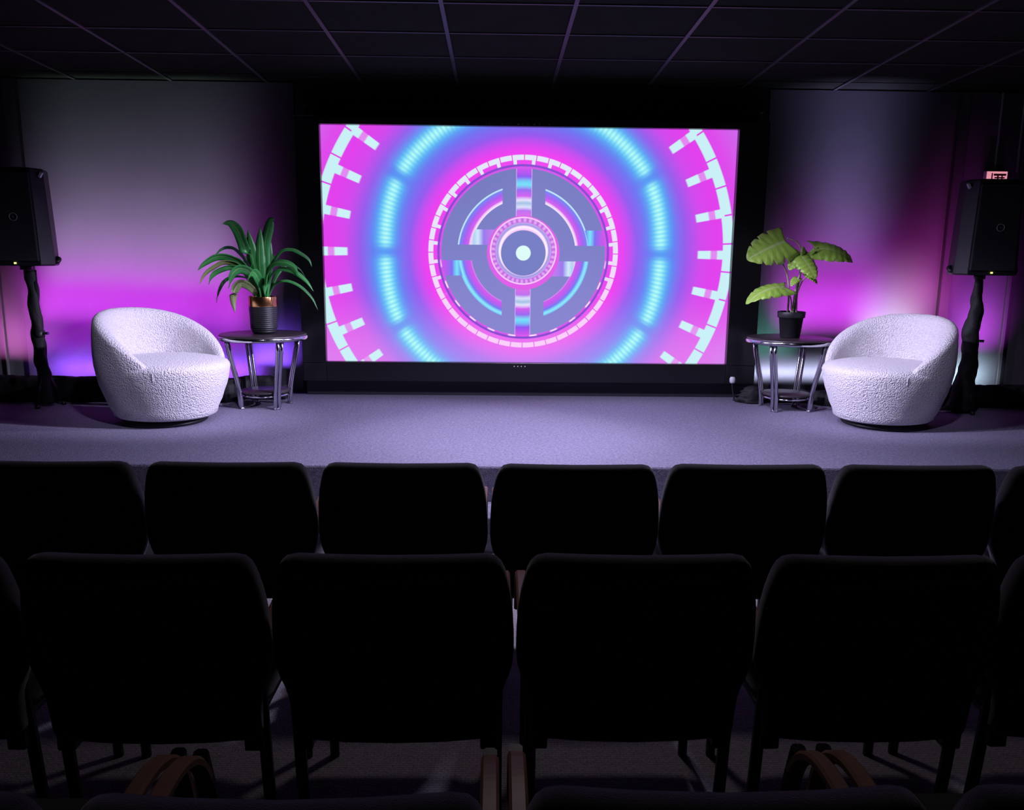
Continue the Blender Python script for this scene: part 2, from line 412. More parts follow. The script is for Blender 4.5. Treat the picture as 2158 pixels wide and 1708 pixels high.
def screen_material():
    m = bpy.data.materials.new('screen_picture'); m.use_nodes = True
    nt = m.node_tree; G.nt = nt; b = nt.nodes['Principled BSDF']
    tc = nt.nodes.new('ShaderNodeTexCoord'); sp = nt.nodes.new('ShaderNodeSeparateXYZ')
    nt.links.new(tc.outputs['Object'], sp.inputs[0])
    Rr = 0.732
    x = (G(sp.outputs[0]) + 0.039)*(1/Rr); y = (G(sp.outputs[2]) + 0.040)*(1/Rr)
    r = G.m('SQRT', x*x + y*y)
    ax, ay = gabs(x), gabs(y)
    phi = G.m('ARCTAN2', x, y)*(180/PI)          # 0 at the top
    dg = G.m('ARCTAN2', y, ax)*(180/PI)          # 0 at either side, mirrored
    # radial ground
    col = ramp(r, [(0.90, (236, 70, 238)), (1.03, (238, 62, 240)), (1.11, (206, 74, 240)), (1.20, (150, 88, 238)),
                   (1.33, (116, 108, 240)), (1.47, (100, 140, 242)), (1.59, (108, 116, 240)), (1.72, (156, 86, 236)),
                   (1.88, (212, 72, 236)), (2.05, (226, 64, 236)), (2.3, (222, 76, 236)), (2.6, (200, 112, 236))], 2.7)
    # pale lower haze
    col = mixc((1.0 - step(y, -0.75, 0.45))*0.38, col, (226, 170, 244))
    # cyan glow, twelve dashes around
    ad_ = gabs(dg)
    dash = step(ad_, 2.4, 2.2)*(1.0 - band(ad_, 28.6, 33.0, 1.8))
    rc = 1.45 + 0.06*step(ad_, 18.0, 18.0)
    q = (r - rc)*(1/0.098)
    glow = G.m('EXPONENT', (q*q)*-1.0)
    q3 = (r - rc)*(1/0.20)
    halo = G.m('EXPONENT', (q3*q3)*-1.0)
    col = mixc(halo*0.34, col, (80, 150, 246))
    col = mixc(glow*(dash*0.72 + 0.18), col, (46, 206, 248))
    q2 = (r - rc)*(1/0.060)
    core = G.m('EXPONENT', (q2*q2)*-1.0)
    tick = G.m('SINE', dg*(2*PI/1.75))*0.22 + 0.72
    col = mixc(core*dash*tick, col, (188, 255, 246))
    # outer wheel: long teeth and ring pieces
    mm = gabs(gmod(dg + 5.825 + 116.5, 11.65) - 5.825)
    tooth = 1.0 - step(mm, 1.25, 0.18)
    white = (200, 240, 246)
    col = mixc(tooth*band(r, 1.97, 2.07, 0.01)*0.42, col, (232, 190, 246))
    col = mixc(tooth*band(r, 1.85, 1.985, 0.012), col, (204, 242, 247))
    pg = gmod(dg - 3.1 + 78.0, 7.8)
    piece = band(pg, 0.22, 7.58, 0.10)
    col = mixc(tooth*band(r, 2.055, 2.15, 0.01), col, white)
    sel = gmod(dg - 3.1 + 78.0, 23.4)
    col = mixc(piece*band(r, 2.115, 2.225, 0.008), col, white)
    # inner wheel: ring pieces with teeth
    fr = gmod(phi + 360.0, 7.5)
    pc = band(fr, 0.28, 7.22, 0.12)
    lg = gmod(phi + 7.5 + 360.0, 22.5)
    leg = gmax(band(lg, 0.5, 2.7, 0.15), band(lg, 12.3, 14.5, 0.15))
    wh2 = mixc(step(y, -0.2, 0.9), (250, 205, 250), (226, 232, 252))
    col = mixc(pc*band(r, 0.948, 1.0, 0.005), col, wh2)
    col = mixc(leg*band(r, 0.885, 0.95, 0.004)*step(y, -0.35, 0.12), col, wh2)
    # rim rings
    col = mixc(band(r, 0.865, 0.885, 0.004), col, (214, 84, 236))
    col = mixc(band(r, 0.883, 0.906, 0.005), col, (132, 72, 206))
    dots = band(gmod(phi + 360.0, 15.0), 5.0, 10.0, 0.8)*(1.0 - step(y, -0.1, 0.25))
    col = mixc(dots*band(r, 0.868, 0.884, 0.004), col, (250, 220, 250))
    # slate disc
    slate = mixc(step(y, 0.0, 0.9), (134, 132, 206), (116, 122, 190))
    disc = 1.0 - step(r, 0.864, 0.004)
    col = mixc(disc, col, slate)
    # upright bars
    barc = ramp(r, [(0.38, (222, 104, 234)), (0.44, (184, 112, 236)), (0.475, (214, 224, 250)), (0.515, (160, 190, 226)), (0.545, (226, 226, 252)), (0.585, (208, 92, 236)),
                    (0.65, (150, 104, 238)), (0.70, (116, 222, 246)), (0.73, (110, 205, 246)), (0.78, (140, 84, 240)), (0.86, (206, 78, 236))], 1.0)
    col = mixc((1.0 - step(ax, 0.081, 0.003))*band(r, 0.385, 0.864, 0.004), col, barc)
    edge = band(ax, 0.076, 0.083, 0.002)*band(r, 0.385, 0.864, 0.004)
    col = mixc(edge*0.7, col, (222, 190, 250))
    # bent arms
    t = (r - 0.55)*(1/0.145)
    cu = ramp(t, [(0.0, (246, 236, 252)), (0.14, (240, 200, 250)), (0.24, (216, 92, 236)), (0.55, (168, 92, 240)), (0.86, (112, 128, 240)), (0.93, (196, 232, 250)), (1.0, (190, 230, 250))])
    cl = ramp(t, [(0.0, (226, 150, 244)), (0.08, (206, 92, 236)), (0.36, (190, 88, 238)), (0.62, (112, 118, 240)), (0.84, (140, 236, 250)), (1.0, (120, 190, 244))])
    upm = step(y, 0.0, 0.01)
    arcc = mixc(upm, cl, cu)
    arm = band(r, 0.55, 0.695, 0.003)*step(ax, 0.223, 0.003)*step(ay, 0.082, 0.003)
    same = step(x*y, 0.0, 0.0005)
    fb = band(ay, 0.082, 0.240, 0.003)
    inner = band(r, 0.384, 0.56, 0.003)*fb*(1.0 - same)
    outer = band(r, 0.685, 0.864, 0.003)*fb*same
    fin = ramp(ax, [(0.32, (196, 120, 238)), (0.42, (150, 120, 236)), (0.48, (206, 232, 250)), (0.52, (176, 206, 238)), (0.56, (240, 214, 250))])
    fout = ramp(ax, [(0.60, (150, 96, 238)), (0.66, (110, 150, 242)), (0.70, (120, 226, 248)), (0.75, (120, 110, 240)), (0.85, (206, 80, 236))])
    col = mixc(arm, col, arcc)
    col = mixc(inner, col, fin)
    col = mixc(outer, col, fout)
    # hub
    y2 = y - 0.022
    rr = G.m('SQRT', x*x + y2*y2)
    col = mixc(1.0 - step(r, 0.383, 0.004), col, (224, 92, 232))
    col = mixc(1.0 - step(rr, 0.352, 0.004), col, (250, 206, 250))
    tk = G.m('SINE', phi*(PI/180*38.0))*0.5 + 0.5
    col = mixc(band(rr, 0.292, 0.338, 0.005), col, (190, 100, 226))
    col = mixc(band(rr, 0.300, 0.336, 0.005)*tk*0.6, col, (250, 196, 250))
    col = mixc(band(rr, 0.262, 0.290, 0.004), col, (168, 158, 230))
    col = mixc(band(rr, 0.235, 0.255, 0.004), col, (250, 236, 254))
    col = mixc(1.0 - step(r, 0.236, 0.004), col, (116, 124, 194))
    col = mixc(1.0 - step(r, 0.078, 0.004), col, (220, 250, 246))
    b.inputs['Base Color'].default_value = (0.01, 0.01, 0.012, 1)
    b.inputs['Roughness'].default_value = 0.35
    nt.links.new(col, b.inputs['Emission Color'])
    b.inputs['Emission Strength'].default_value = 1.0
    return m

# ------------------------------------------------------------------ screen unit
SX, SZ, SW, SH, SY = 0.239, 1.555, 3.142, 1.778, 6.397
scr = tag(empty('video_screen', (SX, SY, STAGE)), 'huge video screen in black surround glowing magenta and cyan', 'screen')
zc = SZ - STAGE
pic = MB().box(-SW/2, SW/2, 0.0, 0.04, -SH/2, SH/2).build('display_panel', screen_material(), scr, loc=(0, 0, zc))
pic.data.materials.append(M_BLACK)
for pf in pic.data.polygons: pf.material_index = 0 if pf.normal.y < -0.9 else 1
pic['label'] = 'lit display showing a purple wheel emblem with cyan and magenta rings'
x0, x1, z0, z1 = -SW/2, SW/2, zc-SH/2, zc+SH/2
OX0, OX1, OZ1 = -1.752, 1.80, 2.50-STAGE
F0 = -0.055
def sbox(name, a, b_, y0, y1, c, d, m, bev=0.004, label=None):
    o = MB().box(a, b_, y0, y1, c, d).build(name, m, scr, bevel=bev)
    if label: o['label'] = label
    return o
sbox('side_frame', OX0, x0, F0, 0.2, 0.27, OZ1, M_GLOSSBLACK)
sbox('side_frame', x1, OX1, F0, 0.2, 0.27, OZ1, M_GLOSSBLACK)
sbox('top_frame', x0, x1, F0, 0.2, z1, OZ1, M_GLOSSBLACK)
sbox('bottom_frame', x0, x1, F0, 0.2, 0.125, z0, M_GLOSSBLACK)
sbox('lower_cheek', OX0, x0, F0, 0.2, 0.125, 0.27, M_GLOSSBLACK)
sbox('lower_cheek', x1, OX1, F0, 0.2, 0.125, 0.27, M_GLOSSBLACK)
sbox('shadow_gap', OX0+0.02, OX1-0.02, 0.02, 0.2, 0.105, 0.125, M_BLACK, 0)
sbox('plinth', OX0, OX1, 0.05, 0.2, 0.0, 0.105, M_BLACKWALL)
sbox('frame_lip', OX0-0.01, OX0+0.14, F0-0.012, F0+0.01, OZ1-0.004, OZ1+0.004, M_RAIL, 0)
sbox('back_cover', OX0+0.05, OX1-0.05, 0.045, 0.203, 0.13, OZ1-0.03, M_BLACK, 0)
M_IND = emit('indicator_white', (0.75, 0.8, 1.0), 0.5)
rnd = random.Random(3)
for i in range(4): sbox('indicator_light', -0.105+0.028*i, -0.097+0.028*i, F0-0.003, F0+0.004, z0-0.030, z0-0.023, M_IND, 0)
for xx in (-0.47, -0.40, -0.33, -0.31, -0.21, -0.18, -0.15, -0.09, -0.06, -0.02, 0.03, 0.07, 0.14):
    q = rnd.uniform(0.003, 0.006)
    sbox('bezel_speck', xx-q, xx+q, F0-0.002, F0+0.004, z1+0.014-q*0.7, z1+0.014+q*0.7, M_RING, 0)  # small grey specks along the top bezel

# ------------------------------------------------------------------ swivel armchairs
RT = [(0.03, 0.280), (0.06, 0.302), (0.15, 0.340), (0.28, 0.380), (0.40, 0.397), (0.52, 0.397), (0.62, 0.390), (0.74, 0.370)]
def Rh(h): return lerp_tab(RT, h)
def make_armchair(name, loc, rz, label):
    t = tag(empty(name, loc, rz), label, 'armchair', 'white armchairs on the stage')
    base = MB().lathe([(0.0, 0.0), (0.265, 0.0), (0.272, 0.006), (0.272, 0.020), (0.25, 0.030), (0.10, 0.034), (0.10, 0.06)], 40)
    base.build('swivel_base', M_BLACK, t)
    # seat drum (facing -Y)
    prof = [(0.0, 0.034), (0.24, 0.034), (0.285, 0.038), (0.305, 0.052)]
    for h in (0.09, 0.14, 0.19, 0.24, 0.29, 0.33, 0.36): prof.append((Rh(h), h))
    re = Rh(0.36)
    for a in (20, 40, 60, 80): prof.append((re-0.055+0.055*math.cos(R(a)), 0.36+0.045*math.sin(R(a))))
    prof += [(0.30, 0.412), (0.20, 0.420), (0.10, 0.424), (0.0, 0.425)]
    seat = MB().lathe(prof, 64)
    seat.v = [(x, y*(1.20 if y < 0 else 1.0), z) for x, y, z in seat.v]
    seat.build('seat', M_BOUCLE, t, loc=(0, 0, 0.012))
    # wrap-around shell
    p0 = R(53); n = 56; rings = []
    TH = 0.085
    for i in range(n+1):
        ph = p0 + (2*PI-2*p0)*i/n            # angle measured from the front
        a = min(ph-p0, 2*PI-p0-ph)/(PI-p0)
        T = 0.405 + 0.322*(1-(1-a)**2.4)
        th = TH*(0.42+0.58*min(1, a*3.2)**0.7)
        dirx, diry = math.sin(ph), -math.cos(ph)
        ring = []
        rr = th/2; zc_ = T - rr
        m_ = 10
        for k in range(m_):
            h = 0.048 + (zc_-0.048)*k/(m_-1)
            ring.append((Rh(h)+0.006, h))
        rc = Rh(zc_)+0.006-rr
        for k in range(1, 7):
            b = PI*k/7
            ring.append((rc+rr*math.cos(b), zc_+rr*math.sin(b)))
        zi0, zi1 = zc_, 0.37
        for k in range(5):
            h = zi0 + (min(zi1, zi0-0.01)-zi0)*k/4
            ring.append((min(rc-rr, Rh(h)-th-0.012*(k/4)), h))
        ring.append((0.30, 0.30)); ring.append((0.25, 0.07))
        rings.append([(dirx*q, diry*q, h) for q, h in ring])
    sh = MB().loft(rings, True)
    sh.build('wraparound_back', M_BOUCLE, t, loc=(0, 0, 0.012))
    # stitched seams where the arms meet the seat
    for s in (1, -1):
        ph = s*(p0-R(0.8))
        pts = [(math.sin(ph)*(Rh(h)+0.001), -math.cos(ph)*(Rh(h)*1.20-0.002), h) for h in [0.31+0.055*k/10 for k in range(11)]]
        MB().tube(pts, 0.003, 6).build('seam', M_BOUCLE, t, loc=(0, 0, 0.012))
    return t
make_armchair('swivel_armchair', (-2.215, 5.38, STAGE), R(62), 'white textured barrel armchair beside the strap-leaved plant, left of the screen')
make_armchair('swivel_armchair', (2.65, 5.42, STAGE), R(-57), 'white textured barrel armchair beside the broad-leaved plant, right of the screen')

# ------------------------------------------------------------------ side tables
def make_table(loc, rz, label):
    t = tag(empty('side_table', loc, rz), label, 'side table', 'round chrome side tables on the stage')
    MB().lathe([(0.0, 0.512), (0.300, 0.512), (0.306, 0.516), (0.306, 0.530), (0.300, 0.534), (0.0, 0.534)], 48).build('table_top', M_TOP, t)
    MB().lathe([(0.288, 0.494), (0.310, 0.494), (0.316, 0.500), (0.316, 0.520), (0.310, 0.524), (0.307, 0.524), (0.307, 0.511), (0.288, 0.511)], 48, ring=True).build('rim_band', M_CHROME, t)
    for k in range(4):
        a = PI/4 + k*PI/2
        d = Vector((math.cos(a), math.sin(a), 0)); sd = Vector((-math.sin(a), math.cos(a), 0))
        pts = [d*r_ + Vector((0, 0, z)) for r_, z in ((0.270, 0.500), (0.258, 0.42), (0.238, 0.32), (0.214, 0.22), (0.197, 0.13), (0.190, 0.06), (0.188, 0.0))]
        mb = MB()
        for s in (-1, 1): mb.tube([p + sd*s*0.0145 for p in pts], 0.0135, 8)
        mb.build('leg', M_CHROME, t)
        b = MB().box(-0.012, 0.012, -0.028, 0.028, 0, 0.012)
        o = b.build('foot', M_CHROME, t, bevel=0.003); o.location = d*0.188; o.rotation_euler = (0, 0, a)
        q = MB().lathe([(0.0, 0), (0.007, 0), (0.007, 0.006), (0.0, 0.008)], 10).build('bolt', M_CHROME, t)
        q.location = d*0.314 + Vector((0, 0, 0.508)); q.rotation_euler = (0, PI/2, a)
    MB().lathe([(0.0, 0.108), (0.172, 0.108), (0.176, 0.112), (0.176, 0.122), (0.0, 0.124)], 40).build('lower_shelf', M_TOP, t)
    ring = [(0.165+0.008*math.cos(2*PI*k/8), 0.092+0.008*math.sin(2*PI*k/8)) for k in range(8)]
    MB().lathe(ring, 40, ring=True).build('shelf_ring', M_CHROME, t)
    return t
make_table((-1.695, 5.93, STAGE), R(-5), 'round dark-topped chrome side table carrying the strap-leaved plant')
make_table((2.160, 5.96, STAGE), R(2), 'round dark-topped chrome side table carrying the broad-leaved plant')
TT = STAGE + 0.534

# ------------------------------------------------------------------ plants
def leaf_mat(name, c1, c2, vein, vs_=18.0, rough=0.38):
    m = bpy.data.materials.new(name); m.use_nodes = True
    nt = m.node_tree; G.nt = nt; b = nt.nodes['Principled BSDF']
    uv = nt.nodes.new('ShaderNodeUVMap'); sp = nt.nodes.new('ShaderNodeSeparateXYZ')
    nt.links.new(uv.outputs[0], sp.inputs[0])
    u, v = G(sp.outputs[0]), G(sp.outputs[1])
    av = gabs(v - 0.5)*2.0
    tc = nt.nodes.new('ShaderNodeTexCoord')
    n = nt.nodes.new('ShaderNodeTexNoise'); n.inputs['Scale'].default_value = 14
    nt.links.new(tc.outputs['Object'], n.inputs['Vector'])
    col = mixc(G(n.outputs['Fac']), c1, c2)
    rib = 1.0 - step(av, 0.07, 0.03)
    sv = G.m('SINE', (u - av*0.16)*(2*PI*vs_/2))
    side = step(sv, 0.9, 0.06)
    col = mixc(side*vein, col, (172, 190, 120))
    col = mixc(rib*(vein+0.25), col, (176, 196, 130))
    nt.links.new(col, b.inputs['Base Color'])
    b.inputs['Roughness'].default_value = rough
    b.inputs['Subsurface Weight'].default_value = 0.0
    return m
M_STRAP = leaf_mat('strap_leaf_green', (26, 96, 44), (62, 150, 70), 0.12, 0.0)
M_STRAP2 = leaf_mat('strap_leaf_dry_tip', (86, 110, 62), (130, 136, 84), 0.15, 0.0)
M_BROAD = leaf_mat('broad_leaf_green', (112, 158, 48), (160, 196, 80), 0.45, 16.0)
M_STEM = mat('plant_stem', (0.36, 0.30, 0.22), 0.5, var=0.3, vscale=30)

def surf(name, grid, m, parent, thick=0.0016):
    """grid[i][j] -> (pos, u, v): a smooth leaf sheet with thickness"""
    nu, nv = len(grid), len(grid[0])
    vs = [g[0] for row in grid for g in row]; uvs = [(g[1], g[2]) for row in grid for g in row]
    fs = [(i*nv+j, (i+1)*nv+j, (i+1)*nv+j+1, i*nv+j+1) for i in range(nu-1) for j in range(nv-1)]
    me = bpy.data.meshes.new(name); me.from_pydata([tuple(v) for v in vs], [], fs)
    me.polygons.foreach_set('use_smooth', [True]*len(fs))
    ul = me.uv_layers.new(name='UVMap')
    for lp in me.loops: ul.data[lp.index].uv = uvs[lp.vertex_index]
    me.materials.append(m); me.update()
    o = bpy.data.objects.new(name, me); C.objects.link(o); o.parent = parent
    so = o.modifiers.new('thickness', 'SOLIDIFY'); so.thickness = thick; so.offset = 0
    return o

pl = tag(empty('potted_strap_plant', (-1.685, 5.93, TT+0.001)), 'potted plant with long arching strap leaves in black pot with copper rim', 'plant')
pot = [(0.0, 0.0), (0.070, 0.0), (0.078, 0.006)]
for k in range(13):
    z = 0.012 + 0.0145*k; r_ = lerp_tab([(0, 0.080), (0.04, 0.093), (0.2, 0.098)], z)
    pot += [(r_, z), (r_+0.0022, z+0.004), (r_+0.0022, z+0.009), (r_, z+0.0125)]
pot += [(0.097, 0.205), (0.094, 0.205), (0.090, 0.19), (0.088, 0.15), (0.0, 0.15)]
MB().lathe(pot, 48).build('pot', M_POT, pl)
MB().lathe([(0.0995, 0.196), (0.1005, 0.200), (0.1005, 0.262), (0.099, 0.267), (0.095, 0.267), (0.093, 0.262), (0.093, 0.196)], 48, ring=True).build('copper_rim', M_COPPER, pl)
MB().lathe([(0.0, 0.244), (0.05, 0.242), (0.0925, 0.236), (0.0925, 0.228), (0.0, 0.228)], 32).build('soil', M_SOIL, pl)
def path_leaf(pts, width, tilt, m=None):
    """pts: (dx, dy, dz) from the pot centre; blade tilted about its own axis"""
    P = curve_pts([(x, y, z) for x, y, z in pts], 7); n = len(P)-1; grid = []
    for i, p in enumerate(P):
        t = i/n
        d = (P[min(i+1, n)]-P[max(i-1, 0)]).normalized()
        h = Vector((d.y, -d.x, 0))
        if math.hypot(d.x, d.y) < 0.25: h = h + Vector((0.0, -1.0, 0))*(0.25-math.hypot(d.x, d.y))*4
        h.normalize(); nn = d.cross(h).normalized()
        sd = h*math.cos(tilt) + nn*math.sin(tilt); n2 = d.cross(sd)
        wd = width*(0.45+0.55*min(1, t/0.3))*(1-max(0, (t-0.5)/0.5)**1.9) + 0.0006
        grid.append([(p + sd*q*wd/2 + n2*abs(q)*wd*0.16, t, (q+1)/2) for q in (-1, -0.5, 0, 0.5, 1)])
    return surf('leaf', grid, m or M_STRAP, pl)
B0 = 0.24
leaves = [
    ([(-0.02, -0.01, B0), (-0.07, -0.02, 0.44), (-0.10, -0.03, 0.60), (-0.14, -0.03, 0.72), (-0.19, -0.04, 0.775), (-0.245, -0.05, 0.770)], 0.080, 80, 0),
    ([(0.0, -0.02, B0), (-0.03, -0.03, 0.42), (-0.055, -0.03, 0.58), (-0.075, -0.03, 0.735)], 0.085, 85, 0),
    ([(0.01, -0.02, B0), (0.0, -0.035, 0.45), (0.0, -0.03, 0.60), (0.01, -0.02, 0.755)], 0.080, 88, 0),
    ([(0.02, -0.01, B0), (0.03, -0.02, 0.45), (0.035, -0.02, 0.62), (0.065, -0.02, 0.74), (0.085, -0.02, 0.80), (0.112, -0.02, 0.808)], 0.074, 84, 0),
    ([(0.02, 0.0, B0), (0.035, 0.02, 0.45), (0.045, 0.02, 0.60), (0.05, 0.03, 0.74)], 0.07, 80, 0),
    ([(-0.02, 0.01, B0), (-0.05, 0.03, 0.44), (-0.09, 0.04, 0.60), (-0.12, 0.05, 0.70)], 0.07, 70, 0),
    ([(-0.02, 0.0, B0), (-0.09, 0.0, 0.49), (-0.16, -0.02, 0.595), (-0.22, -0.03, 0.615), (-0.27, -0.04, 0.595), (-0.312, -0.05, 0.548)], 0.046, 30, 0),
    ([(-0.02, -0.01, B0), (-0.10, -0.03, 0.465), (-0.19, -0.06, 0.535), (-0.28, -0.09, 0.545), (-0.36, -0.11, 0.50), (-0.41, -0.12, 0.448)], 0.058, 55, 0),
    ([(-0.02, -0.01, B0), (-0.12, -0.05, 0.46), (-0.22, -0.09, 0.51), (-0.30, -0.12, 0.475), (-0.36, -0.14, 0.42), (-0.395, -0.15, 0.352)], 0.044, 45, 1),
    ([(-0.01, -0.01, B0), (-0.08, -0.04, 0.43), (-0.18, -0.08, 0.475), (-0.27, -0.11, 0.45), (-0.32, -0.12, 0.405), (-0.337, -0.13, 0.35)], 0.050, 45, 0),
    ([(-0.02, 0.01, B0), (-0.10, 0.03, 0.38), (-0.19, 0.05, 0.41), (-0.28, 0.06, 0.38), (-0.335, 0.07, 0.30), (-0.357, 0.07, 0.212)], 0.034, 30, 0),
    ([(-0.01, -0.03, B0), (-0.05, -0.07, 0.42), (-0.12, -0.10, 0.465), (-0.175, -0.12, 0.42), (-0.20, -0.13, 0.325)], 0.072, 60, 0),
    ([(-0.01, -0.03, B0), (-0.06, -0.07, 0.33), (-0.125, -0.10, 0.365), (-0.165, -0.11, 0.31), (-0.175, -0.115, 0.23), (-0.165, -0.12, 0.155)], 0.062, 62, 1),
    ([(0.02, 0.0, B0), (0.05, 0.01, 0.45), (0.13, 0.02, 0.585), (0.21, 0.03, 0.605), (0.28, 0.03, 0.575), (0.335, 0.03, 0.53), (0.352, 0.03, 0.478)], 0.046, 30, 0),
    ([(0.02, -0.01, B0), (0.04, -0.03, 0.42), (0.10, -0.05, 0.50), (0.18, -0.08, 0.51), (0.25, -0.10, 0.485), (0.29, -0.12, 0.425)], 0.056, 55, 0),
    ([(0.02, -0.01, B0), (0.06, -0.03, 0.40), (0.14, -0.06, 0.465), (0.25, -0.09, 0.45), (0.34, -0.11, 0.385), (0.392, -0.12, 0.31)], 0.044, 40, 0),
    ([(0.02, 0.01, B0), (0.08, 0.02, 0.35), (0.16, 0.03, 0.382), (0.26, 0.03, 0.345), (0.345, 0.03, 0.26), (0.386, 0.03, 0.168)], 0.034, 30, 0),
    ([(0.02, -0.03, B0), (0.035, -0.06, 0.36), (0.045, -0.09, 0.40), (0.05, -0.115, 0.36), (0.05, -0.125, 0.28)], 0.066, 70, 0),
    ([(0.0, -0.03, B0), (0.0, -0.07, 0.37), (-0.02, -0.12, 0.44), (-0.04, -0.17, 0.42), (-0.05, -0.20, 0.36)], 0.060, 60, 0),
    ([(0.0, 0.03, B0), (0.01, 0.09, 0.46), (0.03, 0.17, 0.55), (0.06, 0.25, 0.54), (0.08, 0.31, 0.46)], 0.050, 20, 0),
    ([(-0.02, 0.03, B0), (-0.06, 0.08, 0.44), (-0.11, 0.15, 0.54), (-0.17, 0.22, 0.53), (-0.20, 0.27, 0.46)], 0.050, 20, 0),
    ([(0.02, 0.03, B0), (0.08, 0.08, 0.42), (0.15, 0.14, 0.50), (0.22, 0.19, 0.47), (0.26, 0.22, 0.40)], 0.046, 25, 0),
]
def broad_leaf(parent, root, tip, normal, width, notch=0.0, curl=0.10, fold=0.18, name='leaf'):
    """heart-shaped blade from root to tip with lobed edge"""
    root, tip = Vector(root), Vector(tip); ax_ = tip-root; L = ax_.length; ax_.normalize()
    nn = Vector(normal); nn = (nn - ax_*nn.dot(ax_)).normalized(); sd = nn.cross(ax_)
    nu = 36; qs = (-1, -0.72, -0.4, -0.15, 0, 0.15, 0.4, 0.72, 1); grid = []
    for i in range(nu+1):
        t = i/nu
        wv = (math.sin(PI*min(1, (t*0.84+0.16))**0.80))**0.62 if t < 1 else 0.0
        wv = max(0.0, wv)*(1-0.25*t)
        lobe = 1 - notch*max(0.0, math.sin(t*PI*9+0.6))**9*(0.12 < t < 0.88)
        row = []
        for q in qs:
            a = abs(q)
            x = q*wv*width/2*(lobe if a > 0.5 else 1)
            back = -0.16*L*(a**1.5)*(1-t)**3 + 0.05*L*a*a*t*(1-t)*4
            y = t*L + back
            z = fold*abs(x) - curl*L*(t-0.35)**2*2.2 - 0.9*abs(x)**2/width*1.1 + 0.003*math.sin(t*PI*14)*a
            row.append((root + ax_*y + sd*x + nn*z, t, (q+1)/2))
        grid.append(row)
    return surf(name, grid, M_BROAD, parent, 0.0018)

def curve_pts(P, n=14):
    P = [Vector(p) for p in P]; out = []
    P = [P[0]*2-P[1]] + P + [P[-1]*2-P[-2]]
    for i in range(1, len(P)-2):
        for k in range(n):
            t = k/n; a, b, c, d = P[i-1], P[i], P[i+1], P[i+2]
            out.append(0.5*((2*b) + (c-a)*t + (2*a-5*b+4*c-d)*t*t + (3*b-a-3*c+d)*t**3))
    out.append(P[-2]); return out

for pts, wd, ti, dry in leaves: path_leaf(pts, wd, R(ti), M_STRAP2 if dry else M_STRAP)

pr = tag(empty('potted_broadleaf_plant', (2.160, 5.96, TT+0.001)), 'potted plant with a few big split green leaves in plain black pot', 'plant')
MB().lathe([(0.0, 0.0), (0.066, 0.0), (0.070, 0.004), (0.086, 0.145), (0.094, 0.146), (0.097, 0.150), (0.099, 0.186), (0.097, 0.190), (0.092, 0.190), (0.089, 0.15), (0.0, 0.15)], 40).build('pot', M_NURSERY, pr)
MB().lathe([(0.0, 0.172), (0.09, 0.166), (0.09, 0.152), (0.0, 0.152)], 28).build('soil', M_SOIL, pr)
def stem(pts, r0, r1):
    P = curve_pts(pts); k = len(P)
    return MB().tube(P, [r0+(r1-r0)*i/(k-1) for i in range(k)], 8).build('stem', M_STEM, pr)
stem([(-0.03, 0.0, 0.16), (-0.030, 0.0, 0.30), (-0.05, -0.005, 0.44), (-0.10, -0.01, 0.54), (-0.16, -0.02, 0.61)], 0.008, 0.005)
stem([(0.015, 0.0, 0.16), (0.02, 0.0, 0.34), (0.05, 0.01, 0.50), (0.045, 0.01, 0.62), (0.0, 0.0, 0.69), (-0.075, -0.01, 0.715)], 0.009, 0.005)
stem([(0.03, 0.01, 0.16), (0.035, 0.01, 0.34), (0.055, 0.01, 0.50), (0.10, 0.01, 0.60), (0.155, 0.0, 0.655)], 0.009, 0.005)
stem([(0.0, -0.02, 0.16), (0.005, -0.03, 0.34), (0.03, -0.04, 0.48), (0.05, -0.05, 0.57)], 0.008, 0.005)
stem([(-0.01, -0.02, 0.16), (-0.02, -0.03, 0.27), (-0.06, -0.05, 0.34), (-0.10, -0.06, 0.37)], 0.007, 0.004)
stem([(0.02, -0.01, 0.30), (0.05, -0.02, 0.40), (0.09, -0.02, 0.45)], 0.006, 0.004)
stem([(0.03, -0.01, 0.16), (0.025, -0.015, 0.26), (0.02, -0.015, 0.30)], 0.009, 0.006)
broad_leaf(pr, (-0.09, -0.03, 0.70), (-0.375, -0.09, 0.575), (0.25, -0.72, 0.62), 0.31, 0.34, 0.10)
broad_leaf(pr, (0.14, 0.0, 0.66), (0.44, -0.02, 0.60), (0.05, -0.66, 0.70), 0.22, 0.15, 0.25)
broad_leaf(pr, (0.02, -0.05, 0.60), (0.105, -0.15, 0.44), (0.1, -0.85, 0.5), 0.175, 0.25, 0.10)
broad_leaf(pr, (0.03, -0.03, 0.61), (-0.075, -0.10, 0.50), (-0.3, -0.8, 0.45), 0.125, 0.2, 0.10)
broad_leaf(pr, (-0.075, -0.06, 0.385), (-0.375, -0.12, 0.315), (0.0, -0.45, 0.85), 0.20, 0.18, 0.28)
broad_leaf(pr, (0.05, -0.03, 0.585), (0.02, -0.09, 0.655), (0.2, -0.9, 0.3), 0.06, 0.1, 0.1)
broad_leaf(pr, (0.06, -0.02, 0.56), (0.135, -0.06, 0.66), (0.3, -0.8, 0.3), 0.045, 0.1, 0.1)
broad_leaf(pr, (0.085, -0.02, 0.47), (0.165, -0.05, 0.405), (0.2, -0.6, 0.7), 0.075, 0.1, 0.2)
broad_leaf(pr, (0.02, -0.02, 0.44), (-0.045, -0.08, 0.39), (-0.3, -0.7, 0.6), 0.07, 0.1, 0.2)

